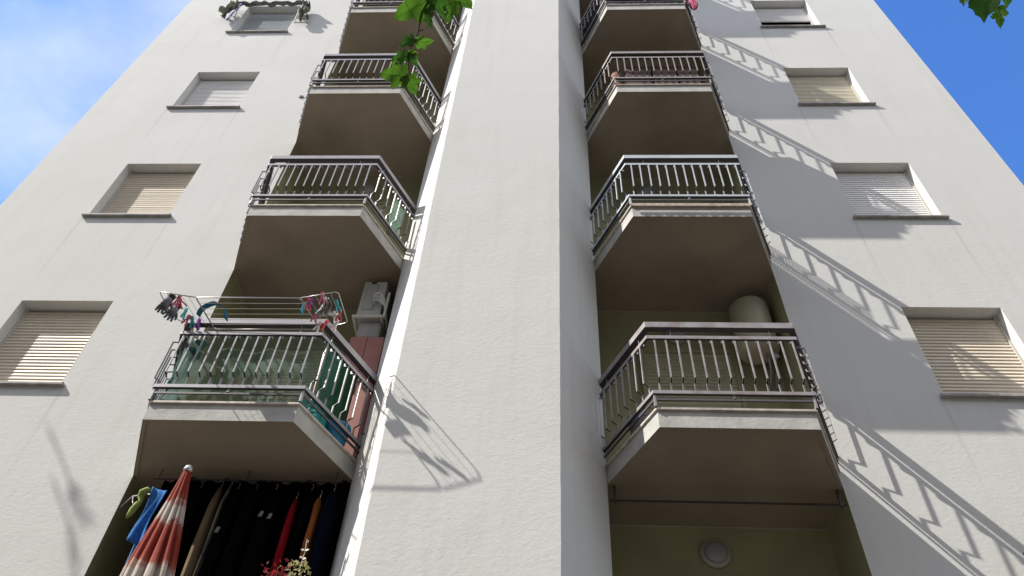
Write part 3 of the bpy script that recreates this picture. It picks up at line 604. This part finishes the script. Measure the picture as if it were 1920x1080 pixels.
# scalloped trim under the threshold of the blue-grey balcony
sc = MB(); OT = [Vector((*p, 0)) for p in offs(RO, 0.0385)]
def scal(u, v):
    p = OT[1].lerp(OT[2], u); drop = 0.030+0.026*abs(math.sin(u*PI*11))
    return Vector((p.x, p.y-0.002-0.006*v, ZB+3+FLOOR-0.005-drop*v))
sc.sheet(scal, 132, 2)
tag(sc.build('scalloped_trim', mat('striped trim cloth', (0.40, 0.32, 0.27), 0.8, var=0.4, vscale=20), loc=(1.5, -0.83, ZB+3.2), solid=0.003), 'scalloped cloth trim along the floor edge of the blue-grey railing balcony', 'trim')
gc = MB(); gc.sheet(lambda u, v: Vector((-1.97+0.10*u+0.01*math.sin(v*12), -0.36+0.19*u, ZB+3+0.40+0.6*v+0.02*math.sin(u*6))), 6, 10)
tag(gc.build('green_cloth', mat('pale green cloth', (0.16, 0.42, 0.24), 0.7, vscale=25, col2=(0.45, 0.5, 0.45)), loc=(-1.92, -0.28, ZB+3.5), smooth=True, solid=0.004), 'pale green and white cloth behind the slanted rail one storey above the airer', 'cloth')
wp = thing('mesh_screen', 'wire mesh screen fixed inside the side rail of the blue-grey balcony', 'mesh', (2.35, -0.4, ZB+3+FLOOR))
q = MB(); a = Vector((2.155, -0.78, 0)); b_ = Vector((2.50, -0.03, 0))
for i in range(31): p = a.lerp(b_, 0.45+0.55*i/30); q.tube([p+Vector((0, 0, ZB+3.25)), p+Vector((0, 0, ZB+3.68))], 0.0028, 4)
for i in range(14): q.tube([a.lerp(b_, 0.45)+Vector((0, 0, ZB+3.27+0.03*i)), b_+Vector((0, 0, ZB+3.27+0.03*i))], 0.0028, 4)
q.build('wire_grid', mat('galvanised wire', (0.4, 0.4, 0.4), 0.4, metal=0.5), wp)

# ------------------------------------------------------------------ under the lowest balconies
rd = thing('curtain_rod', 'dark rod on end brackets under the lowest right balcony', 'rod', (1.5, 0.02, ZB-0.15))
q = MB(); q.tube([(0.515, 0.02, ZB-0.15), (2.54, 0.02, ZB-0.15)], 0.010, 8); q.build('rod', mat('dark rod', (0.05, 0.045, 0.04), 0.5), rd)
for x in (0.56, 2.50): q = MB(); q.box(x-0.01, x+0.01, 0.01, 0.03, ZB-0.17, ZB-0.001); q.build('bracket', mat('dark rod', (0.05, 0.045, 0.04), 0.5), rd)
ZG = ZB-3+FLOOR
cu = MB(); cu.sheet(lambda u, v: Vector((-3.52+u*1.72, 0.035+0.025*math.sin(u*70)+0.02*math.sin(u*31+v*2), ZB-0.012-v*2.6)), 120, 6)  # near-black sheet added to stand in for the shade in this recess
tag(cu.build('dark_backdrop', mat('black shade sheet', (0.003, 0.003, 0.004), 0.95, spec=0.0), loc=(-2.7, 0.3, ZG), smooth=True), 'black shade sheet standing in for the dark of the lowest left recess', 'backdrop')
cr_ = thing('clothes_rail', 'thin steel clothes rail under the lowest left balcony ceiling', 'clothes rail', (-2.8, 0.05, ZB-0.14))
q = MB(); q.tube([(-3.55, -0.10, ZB-0.10), (-1.83, -0.10, ZB-0.10)], 0.006, 8); q.build('rail', shade_rail_m, cr_)
for x in (-3.5, -2.7, -1.9): q = MB(); q.tube([(x, -0.10, ZB-0.0935), (x, -0.10, ZB+0.008)], 0.004, 6); q.build('hanger_rod', shade_rail_m, cr_)
def garment(x, w, dp, top, length, m, label, y=-0.10, lean=0.0, cat='garment'):
    t = thing('hanging_garment', label, cat, (x, y, top), 'clothes hung in the lowest left recess'); ph = random.uniform(0, 6)
    q = MB(); N_, R_ = 28, 12; vs = []
    for j in range(R_+1):
        v = j/R_; sw = min(1, 0.35+v*5)
        for i in range(N_):
            a = 2*PI*i/N_; fo = 1+0.16*v*math.sin(a*5+ph)+0.06*math.sin(v*9+ph+a*2)
            vs.append((x+lean*v+math.cos(a)*w/2*sw*fo, y+math.sin(a)*dp/2*sw*fo, top-0.06-length*v-0.03*math.sin(a*2+ph)*v))
    q.add(vs, [(j*N_+i, j*N_+(i+1) % N_, (j+1)*N_+(i+1) % N_, (j+1)*N_+i) for j in range(R_) for i in range(N_)] + [tuple(range(N_))])
    q.build('cloth', m, t, smooth=True)
    q = MB(); q.tube([(x, y, top-0.07), (x, y, top-0.02), (x+0.0, y+0.018, top+0.012), (x, y, top+0.022), (x, y-0.016, top+0.01)], 0.0025, 5); q.build('hanger_hook', steel, t)
HT = ZB-0.135
def fab(n, c): return mat('fabric '+n, c, 0.95, spec=0.02, var=0.35, vscale=9, stretch=(1, 1, 0.25))
garment(-2.905, 0.075, 0.16, HT, 1.25, fab('beige', (0.17, 0.125, 0.08)), 'beige trousers hanging between black clothes right of the parasol')
garment(-2.825, 0.028, 0.14, HT, 1.20, fab('pale', (0.27, 0.25, 0.21)), 'narrow pale grey garment pressed against the beige trousers')
garment(-2.205, 0.055, 0.16, HT-0.10, 0.95, fab('red', (0.21, 0.010, 0.016)), 'bright red garment hanging above the potted flowers')
garment(-2.00, 0.055, 0.16, HT-0.08, 0.60, fab('orange', (0.23, 0.075, 0.022)), 'burnt orange garment hanging beside the red one')
for x, w_, dl, lb in ((-3.10, 0.14, 1.2, 'black coat hanging between the parasol and the beige trousers'), (-2.76, 0.13, 1.1, 'black jacket with pale buttons right of the pale grey garment'), (-2.60, 0.13, 1.2, 'plain black coat in the middle of the rail'),
                      (-2.42, 0.13, 1.15, 'black coat with a pale label left of the red garment'), (-2.10, 0.07, 1.1, 'black garment squeezed between the red and orange ones'), (-1.90, 0.12, 1.15, 'dark navy garment at the pier end of the rail')):
    garment(x, w_, 0.22, HT, dl, fab('navy', (0.004, 0.006, 0.014)) if 'navy' in lb else fab('black', (0.003, 0.003, 0.004)), lb, -0.075)  # near-black coats also fill out the dark of the recess
for x, z, lb in ((-2.76, 5.36, 'small pale clip pinned on the black jacket'), (-2.44, 5.52, 'small pale tag pinned on the black coat'), (-2.36, 5.50, 'second small pale tag beside the first on the black coat')):
    q = MB(); q.sheet(lambda u, v: Vector((x+u*0.03-0.01*v, -0.205-0.012*math.sin(u*3), z-0.06-v*0.05)), 4, 3); tag(q.build('cloth_tag', mat('pale tag', (0.20, 0.20, 0.19), 0.8), loc=(x, -0.2, z), solid=0.004), lb, 'tag')

# closed tie-dye parasol
def parasol():
    M = bpy.data.materials.new('tie dye canvas'); M.use_nodes = True; nt = M.node_tree; b = nt.nodes['Principled BSDF']; b.inputs['Roughness'].default_value = 0.85
    t = nt.nodes.new('ShaderNodeTexCoord'); s = nt.nodes.new('ShaderNodeSeparateXYZ'); n = nt.nodes.new('ShaderNodeTexNoise'); n.inputs['Scale'].default_value = 14; n.inputs['Detail'].default_value = 6
    nt.links.new(t.outputs['Object'], s.inputs[0]); nt.links.new(t.outputs['Object'], n.inputs['Vector'])
    a = nt.nodes.new('ShaderNodeMath'); a.operation = 'MULTIPLY_ADD'; a.inputs[1].default_value = 0.22; nt.links.new(n.outputs['Fac'], a.inputs[0]); nt.links.new(s.outputs['Z'], a.inputs[2])
    r = nt.nodes.new('ShaderNodeMapRange'); r.inputs[1].default_value = 1.30; r.inputs[2].default_value = 2.52; nt.links.new(a.outputs[0], r.inputs[0])
    cr = nt.nodes.new('ShaderNodeValToRGB'); e = cr.color_ramp.elements
    red = (0.27, 0.026, 0.010, 1); wh = (0.50, 0.44, 0.38, 1); org = (0.32, 0.07, 0.035, 1)
    e[0].position = 0.0; e[0].color = red; e[1].position = 1.0; e[1].color = red
    for p, c in ((0.07, org), (0.12, wh), (0.20, wh), (0.25, org), (0.34, red), (0.44, red), (0.53, org), (0.565, wh), (0.665, wh), (0.71, org), (0.80, red)):
        q = e.new(p); q.color = c
    nt.links.new(r.outputs[0], cr.inputs['Fac']); nt.links.new(cr.outputs['Color'], b.inputs['Base Color'])
    tr = nt.nodes.new('ShaderNodeBsdfTranslucent'); ms = nt.nodes.new('ShaderNodeMixShader'); ms.inputs[0].default_value = 0.18
    nt.links.new(cr.outputs['Color'], tr.inputs['Color']); nt.links.new(b.outputs[0], ms.inputs[1]); nt.links.new(tr.outputs[0], ms.inputs[2]); nt.links.new(ms.outputs[0], nt.nodes['Material Output'].inputs['Surface'])
    px, py, tip = -2.945, -0.68, 5.53
    t_ = thing('closed_parasol', 'closed red and white tie-dye parasol under the lowest left balcony', 'parasol', (px, py, ZG))
    q = MB(); prof = [(0.0, 0.030), (0.03, 0.038), (0.12, 0.050), (0.30, 0.078), (0.50, 0.112), (0.70, 0.150), (0.90, 0.185), (1.02, 0.198), (1.15, 0.175), (1.28, 0.11)]
    N_ = 180; vs = []; R_ = 44
    for j in range(R_+1):
        h = prof[-1][0]*j/R_
        for a_, b_ in zip(prof[:-1], prof[1:]):
            if a_[0] <= h <= b_[0]+1e-9: rr = a_[1]+(b_[1]-a_[1])*(h-a_[0])/(b_[0]-a_[0]); break
        for i in range(N_):
            an = 2*PI*i/N_ + 0.25*h; dep = min(0.36, 0.10+0.45*h)
            fo = 1-dep*(0.5+0.5*math.cos(an*13+0.9*math.sin(an*3+1)+0.8*math.sin(h*3+an)))**2.6+0.05*math.sin(an*3+h*4)
            vs.append((px+rr*fo*math.cos(an)+0.05*h, py+rr*fo*0.75*math.sin(an), tip-0.02-h))
    q.add(vs, [(j*N_+i, j*N_+(i+1) % N_, (j+1)*N_+(i+1) % N_, (j+1)*N_+i) for j in range(R_) for i in range(N_)])
    q.build('canopy', M, t_, smooth=True)
    q = MB(); q.lathe([(0.034, -0.03), (0.036, -0.005), (0.026, 0.02), (0.012, 0.032)], (px, py, tip), 18); q.build('finial', mat('finial metal', (0.55, 0.55, 0.56), 0.3, metal=0.4), t_, smooth=True)
    q = MB(); q.tube([(px, py, ZG+0.002), (px, py, tip-0.04)], 0.016, 10); q.build('pole', steel, t_)
parasol()
# towel, bracket and green bag on the jamb side
tw = MB()
tw.sheet(lambda u, v: Vector((-3.30+0.12*u+0.014*math.sin(v*5+u*2), -0.47+0.03*math.sin(u*PI)+0.014*math.sin(u*9+v*3)*(0.3+v), 5.50-0.50*v-0.03*u)), 16, 16)
tag(tw.build('blue_towel', mat('blue terry', (0.028, 0.14, 0.40), 0.95, var=0.3, vscale=30, bump=0.003, bscale=140), loc=(-3.2, -0.47, 5.4), smooth=True, solid=0.009), 'bright blue towel hanging behind the parasol tip', 'towel')
tw2 = MB(); tw2.sheet(lambda u, v: Vector((-3.275+0.14*u, -0.40+0.03*math.sin(u*6), 5.05-0.22*v-0.03*u)), 10, 8)
tag(tw2.build('light_towel', mat('light blue cloth', (0.10, 0.24, 0.50), 0.95, var=0.2, vscale=30), loc=(-3.2, -0.4, 5.0), smooth=True, solid=0.012), 'paler blue cloth hanging lower, under the bright blue towel', 'cloth')
br = thing('wall_hook', 'small steel hook arm projecting from the left recess jamb', 'hook', (-3.80, 0.02, 5.62))
q = MB(); q.tube([(-3.80, 0.02, 5.62), (-3.66, -0.10, 5.66), (-3.50, -0.16, 5.64), (-3.42, -0.18, 5.63)], 0.006, 8); q.tube([(-3.655, -0.10, 5.655), (-3.60, -0.16, 5.56), (-3.57, -0.18, 5.52)], 0.004, 6); q.build('arm', steel, br, smooth=True)
gt = thing('green_plush', 'yellow-green soft knotted cloth hanging beside the blue towel', 'cloth', (-3.40, -0.42, 5.4))
q = MB(); gm = mat('lime cloth', (0.30, 0.36, 0.10), 0.9, vscale=20, col2=(0.12, 0.18, 0.05))
q.tube([(-3.30, -0.45, 5.47), (-3.335, -0.46, 5.47), (-3.37, -0.45, 5.455), (-3.375, -0.44, 5.42), (-3.36, -0.44, 5.38), (-3.385, -0.43, 5.35), (-3.40, -0.43, 5.30), (-3.41, -0.43, 5.255), (-3.42, -0.43, 5.22)], [0.012, 0.030, 0.036, 0.030, 0.018, 0.026, 0.028, 0.022, 0.006], 12)
q.build('bundle', gm, gt, smooth=True)
# pots with flowers on the lowest left rail
fp = thing('flower_box', 'hanging pot of red and yellow flowers on the lowest left railing', 'flower box', (-1.90, -0.72, 4.5))
q = MB(); q.box(-2.06, -1.76, -0.80, -0.64, 4.36, 4.53); q.build('trough', mat('dark trough', (0.02, 0.02, 0.02), 0.6), fp, bevel=0.02)
def flowers(nm, m, cnt, x0, x1, z0, z1, s, seed):
    R = random.Random(seed); q = MB()
    for i in range(cnt):
        c = Vector((R.uniform(x0, x1), R.uniform(-0.85, -0.62), R.uniform(z0, z1))); n_ = Vector((R.uniform(-1, 1), R.uniform(-1.6, 0), R.uniform(-0.4, 1))).normalized(); a = n_.orthogonal().normalized(); b_ = n_.cross(a)
        k = R.randint(4, 6); ss = s*R.uniform(0.7, 1.3)
        for j in range(k):
            t = 2*PI*j/k; d = a*math.cos(t)+b_*math.sin(t); e = a*math.cos(t+0.5)+b_*math.sin(t+0.5); f2 = a*math.cos(t-0.5)+b_*math.sin(t-0.5)
            q.add([c, c+f2*ss*0.7+n_*ss*0.15, c+d*ss+n_*ss*0.35, c+e*ss*0.7+n_*ss*0.15], [(0, 1, 2, 3)])
    return q.build(nm, m, fp)
flowers('red_blossom', mat('red petals', (0.36, 0.025, 0.035), 0.6, var=0.4, vscale=25, trans=(0.25, 0.02, 0.025)), 46, -2.06, -1.86, 4.56, 4.66, 0.016, 3)
flowers('yellow_blossom', mat('yellow petals', (0.46, 0.41, 0.20), 0.6, trans=(0.35, 0.3, 0.1)), 34, -1.87, -1.74, 4.56, 4.70, 0.017, 4)
flowers('leaves', mat('pot leaves', (0.16, 0.19, 0.10), 0.7, var=0.5, vscale=20), 70, -2.05, -1.70, 4.42, 4.60, 0.017, 5)
flowers('red_blossom', mat('red petals', (0.36, 0.025, 0.035), 0.6), 14, -1.98, -1.86, 4.48, 4.55, 0.02, 6)
sp = MB(); sp.tube([(-1.80, -0.72, 4.62), (-1.795, -0.72, 4.78), (-1.80, -0.73, 4.88)], 0.003, 5)
for z, dx in ((4.72, 0.022), (4.79, 0.026), (4.79, -0.024), (4.86, 0.01), (4.73, -0.02)):
    c = Vector((-1.797, -0.725, z)); sp.add([c, c+Vector((dx*0.6, -0.004, -0.008)), c+Vector((dx*1.3, -0.006, 0.004)), c+Vector((dx*0.6, 0, 0.014))], [(0, 1, 2, 3)])
sp.build('tall_sprig', mat('white petals', (0.6, 0.58, 0.48), 0.6), fp)

# ------------------------------------------------------------------ tattered awning on the top left window
aw = thing('tattered_awning', 'folded tattered awning with crumpled side flaps over the top left window', 'awning', (-5.58, -0.02, 17.2))
tarp = mat('greenish tarpaulin', (0.44, 0.45, 0.33), 0.6, vscale=9, col2=(0.15, 0.175, 0.12), trans=(0.2, 0.2, 0.14)); pale_t = mat('pale tarpaulin', (0.42, 0.42, 0.33), 0.6, vscale=6, col2=(0.2, 0.22, 0.15))
q = MB(); q.tube([(-6.3+1.42*i/24, -0.13+0.015*math.sin(i*1.7), 17.16+0.03*math.sin(i*0.9)) for i in range(25)], [0.045+0.009*math.sin(i*2.1)+random.uniform(-0.006, 0.006) for i in range(25)], 12); q.build('rolled_cloth', mat('dark rolled cloth', (0.09, 0.095, 0.09), 0.7, vscale=9, col2=(0.25, 0.25, 0.22), stretch=(0.3, 1, 3)), aw, smooth=True)
def flap(x0, sx, m, w_, ln, seed):
    R = random.Random(seed); a1, a2 = R.uniform(0, 6), R.uniform(0, 6); q = MB()
    q.sheet(lambda u, v: Vector((x0+sx*(w_*u*(0.55+0.45*v)+0.03*math.sin(v*8+a1)), -0.06-0.14*abs(math.sin(u*5.5+a2+v*2))*(1-0.3*v)-0.03*math.sin(v*13), 17.22-ln*v*(0.82+0.18*math.sin(u*7+a1))-0.10*u)), 14, 14)
    q.build('side_flap', m, aw, smooth=True, solid=0.004)
flap(-4.90, 1, tarp, 0.20, 0.86, 2); flap(-4.93, 1, pale_t, 0.10, 0.55, 5); flap(-6.20, -1, tarp, 0.20, 0.62, 3); flap(-6.24, -1, pale_t, 0.30, 0.42, 7)
q = MB(); q.sheet(lambda u, v: Vector((-6.20+0.05*u-0.02*v, -0.16+0.02*math.sin(v*7), 17.10-0.80*v)), 4, 10); q.build('strap', mat('lavender strap', (0.30, 0.33, 0.52), 0.7), aw, smooth=True, solid=0.02)
for P_ in ([(-6.17, 0.0, 16.5), (-6.19, -0.12, 16.9), (-6.20, -0.13, 17.15)], [(-4.99, 0.0, 16.5), (-4.96, -0.12, 16.9), (-4.94, -0.13, 17.15)]):
    q = MB(); q.tube(P_, 0.01, 6); q.build('arm', steel, aw)

vt = MB(); vt.lathe([(0.01, 0.0), (0.035, 0.0), (0.04, 0.012), (0.03, 0.016), (0.01, 0.016)], (-4.087, -0.0015, 13.41), 16, 'y')
tag(vt.build('wall_vent', mat('dull green cap', (0.08, 0.10, 0.08), 0.7), loc=(-4.087, 0, 13.41)), 'small dark round vent cap on the left wall beside the second highest visible left balcony', 'vent')
# ------------------------------------------------------------------ plane-tree twigs hanging in front
HALF = [(0.0, 0.0), (0.10, -0.045), (0.20, -0.03), (0.33, -0.01), (0.41, 0.05), (0.44, 0.12), (0.37, 0.17), (0.33, 0.23), (0.40, 0.27), (0.45, 0.34), (0.535, 0.43), (0.45, 0.465), (0.42, 0.52), (0.33, 0.515), (0.24, 0.53), (0.245, 0.60), (0.23, 0.69), (0.17, 0.74), (0.13, 0.83), (0.06, 0.88), (0.0, 1.0)]
leaf_a = mat('light green plane leaf', (0.075, 0.16, 0.022), 0.5, var=0.25, vscale=18, trans=(0.062, 0.15, 0.012)); leaf_b = mat('dark green plane leaf', (0.045, 0.115, 0.022), 0.5, var=0.25, vscale=18, trans=(0.035, 0.10, 0.012))  # two leaf greens, one light and one dark
vein_m = mat('leaf vein', (0.14, 0.22, 0.06), 0.6, trans=(0.2, 0.3, 0.06)); twig_m = mat('twig bark', (0.05, 0.035, 0.022), 0.8, var=0.3, vscale=30)
camp = Vector((0, -D, CAMZ))
def leaf(parent, base, tip, width, m, tilt, fold, seed):
    R = random.Random(seed); base, tip = Vector(base), Vector(tip); ax = tip-base; ln = ax.length; ax.normalize()
    n_ = (camp-base).normalized(); n_ = (n_-ax*n_.dot(ax)).normalized(); sd = ax.cross(n_)
    n2 = n_*math.cos(tilt)+sd*math.sin(tilt); sd2 = ax.cross(n2); q = MB()
    def P(l, a): return base + ax*(a*ln) + sd2*(l*width/1.04) + n2*(fold*abs(l)*width - 0.22*ln*a*a*0.6 + 0.035*ln*math.sin(a*9+l*8))
    mid = [(0.0, i/8) for i in range(9)]
    for sg in (-1, 1):
        pts = []
        for (l0, a0), (l1, a1) in zip(HALF[:-1], HALF[1:]):
            pts.append((l0*sg*R.uniform(0.95, 1.05), a0)); pts.append((((l0+l1)/2*R.uniform(0.93, 1.07))*sg, (a0+a1)/2+R.uniform(-0.008, 0.008)))
        rows = len(pts)
        vs = [P(0, max(0, min(1, a))) for l, a in pts] + [P(l*0.5, a*0.5+0.5*max(0, min(1, a))) for l, a in pts] + [P(l, a) for l, a in pts] + [P(0, 1.0)]
        fs = []
        for i in range(rows-1):
            fs += [(i, i+1, rows+i+1, rows+i), (rows+i, rows+i+1, 2*rows+i+1, 2*rows+i)]
        fs += [(rows-1, 3*rows, 2*rows-1), (2*rows-1, 3*rows, 3*rows-1)]
        q.add(vs, fs)
    o = q.build('leaf', m, parent, smooth=True)
    v = MB(); off = n2*0.0012
    for l, a in ((0, 0.93), (0.46, 0.40), (-0.46, 0.40), (0.34, 0.07), (-0.34, 0.07)):
        v.tube([P(l*t, 0.02+(a-0.02)*t)+off for t in (0, 0.35, 0.7, 1.0)], [0.0012, 0.0009, 0.0006, 0.0003], 4)
    v.build('vein', vein_m, o)
tb = thing('tree_twig', 'hanging leafy plane-tree twig crossing the upper left balconies', 'tree branch', (-0.506, -4.697, 5.099))
stem = [(-0.30, -5.2, 5.62), (-0.42, -4.86, 5.25), (-0.506, -4.697, 5.099), (-0.54, -4.658, 5.065), (-0.578, -4.62, 5.03), (-0.589, -4.558, 4.976), (-0.608, -4.519, 4.942), (-0.631, -4.486, 4.914), (-0.631, -4.434, 4.869), (-0.641, -4.405, 4.844), (-0.664, -4.372, 4.815)]
q = MB(); q.tube(stem, [0.007, 0.006, 0.005, 0.0045, 0.004, 0.0038, 0.0034, 0.003, 0.0027, 0.002, 0.0012], 8)
q.tube([(-0.506, -4.697, 5.099), (-0.523, -4.638, 5.049), (-0.535, -4.586, 5.004), (-0.554, -4.562, 4.982)], [0.0028, 0.0022, 0.0018, 0.001], 6)
q.tube([(-0.589, -4.558, 4.976), (-0.575, -4.558, 4.978), (-0.566, -4.562, 4.984)], [0.003, 0.0035, 0.001], 6); q.tube([(-0.641, -4.405, 4.844), (-0.644, -4.37, 4.815)], [0.002, 0.001], 6)
q.build('twig', twig_m, tb, smooth=True)
LV = [((-0.547, -4.662, 5.067), (-0.699, -4.603, 5.008), 0.1419, 'a', 0.3), ((-0.557, -4.629, 5.039), (-0.535, -4.563, 4.984), 0.0559, 'b', 0.5), ((-0.523, -4.667, 5.074), (-0.475, -4.600, 5.020), 0.095, 'b', -0.4),
      ((-0.424, -4.652, 5.067), (-0.475, -4.579, 5.002), 0.0731, 'a', 0.5), ((-0.403, -4.674, 5.087), (-0.359, -4.624, 5.047), 0.0817, 'a', 0.2), ((-0.608, -4.535, 4.956), (-0.672, -4.507, 4.929), 0.0645, 'b', 0.7),
      ((-0.599, -4.517, 4.941), (-0.523, -4.520, 4.949), 0.0602, 'a', 0.4), ((-0.633, -4.477, 4.905), (-0.712, -4.462, 4.888), 0.0645, 'b', 0.5), ((-0.629, -4.486, 4.914), (-0.590, -4.436, 4.874), 0.0559, 'b', -0.5),
      ((-0.637, -4.408, 4.847), (-0.759, -4.419, 4.849), 0.112, 'a', 0.2), ((-0.635, -4.409, 4.848), (-0.598, -4.346, 4.797), 0.0903, 'a', -0.2), ((-0.629, -4.481, 4.910), (-0.590, -4.482, 4.913), 0.0387, 'a', 0.3)]
for i, (b_, t, w_, c, tl) in enumerate(LV): leaf(tb, b_, Vector(b_).lerp(Vector(t), 1.06), w_*1.14, leaf_a if c == 'a' else leaf_b, tl, 0.12, 20+i)
tb2 = thing('tree_twig', 'small cluster of dark green plane leaves against the blue sky at the right', 'tree branch', (2.445, -4.582, 6.113))
q = MB(); q.tube([(2.60, -4.9, 6.40), (2.445, -4.582, 6.113), (2.354, -4.443, 5.989), (2.327, -4.35, 5.91), (2.327, -4.296, 5.864)], [0.006, 0.005, 0.0035, 0.0025, 0.001], 8); q.tube([(2.354, -4.443, 5.989), (2.27, -4.445, 5.985)], [0.003, 0.0012], 6); q.tube([(2.27, -4.445, 5.985), (2.169, -4.412, 5.952)], [0.002, 0.001], 6)
q.build('twig', twig_m, tb2, smooth=True)
for i, (b_, t, w_, c, tl) in enumerate([((2.261, -4.445, 5.985), (2.235, -4.235, 5.806), 0.33, 'b', 0.3), ((2.327, -4.296, 5.864), (2.328, -4.203, 5.786), 0.088, 'a', 0.3), ((2.354, -4.407, 5.959), (2.375, -4.290, 5.862), 0.17, 'b', -0.5), ((2.169, -4.412, 5.952), (2.130, -4.300, 5.858), 0.18, 'b', 0.6)]):
    leaf(tb2, b_, t, w_, leaf_a if c == 'a' else leaf_b, tl, 0.15, 60+i)

tb3 = thing('tree_twig', 'leafy twig beyond the left edge whose soft shadow falls on the lower left wall', 'tree branch', (-9.5, -1.98, 11.7))
o3 = Vector((-5.13, -1.98, 5.88)); W3 = [Vector(p)+o3 for p in ((-4.45, 0, 5.98), (-4.30, 0, 5.78), (-4.12, 0, 5.56), (-4.02, 0, 5.42))]; W4 = [Vector(p)+o3 for p in ((-4.16, 0, 5.42), (-4.10, 0, 5.30), (-3.98, 0, 5.12), (-3.84, 0, 4.90))]
q = MB(); q.tube([W3[0]+Vector((-1.2, -0.3, 1.4))]+W3, [0.014, 0.010, 0.008, 0.006, 0.003], 6); q.tube([W3[0]+Vector((-0.6, -0.2, 0.5))]+W4, [0.012, 0.010, 0.008, 0.007, 0.003], 6); q.build('twig', twig_m, tb3, smooth=True)
for i, (b_, t) in enumerate(((W3[1], W3[1]+Vector((0.06, 0.02, -0.14))), (W3[1], W3[2]), (W3[2], W3[3]+Vector((0.05, 0, -0.02))), (W4[1], W4[2]), (W4[2], W4[3]), (W4[3], W4[3]+Vector((0.06, 0, -0.16))))): leaf(tb3, b_, t, 0.17, leaf_b, 0.1, 0.15, 90+i)
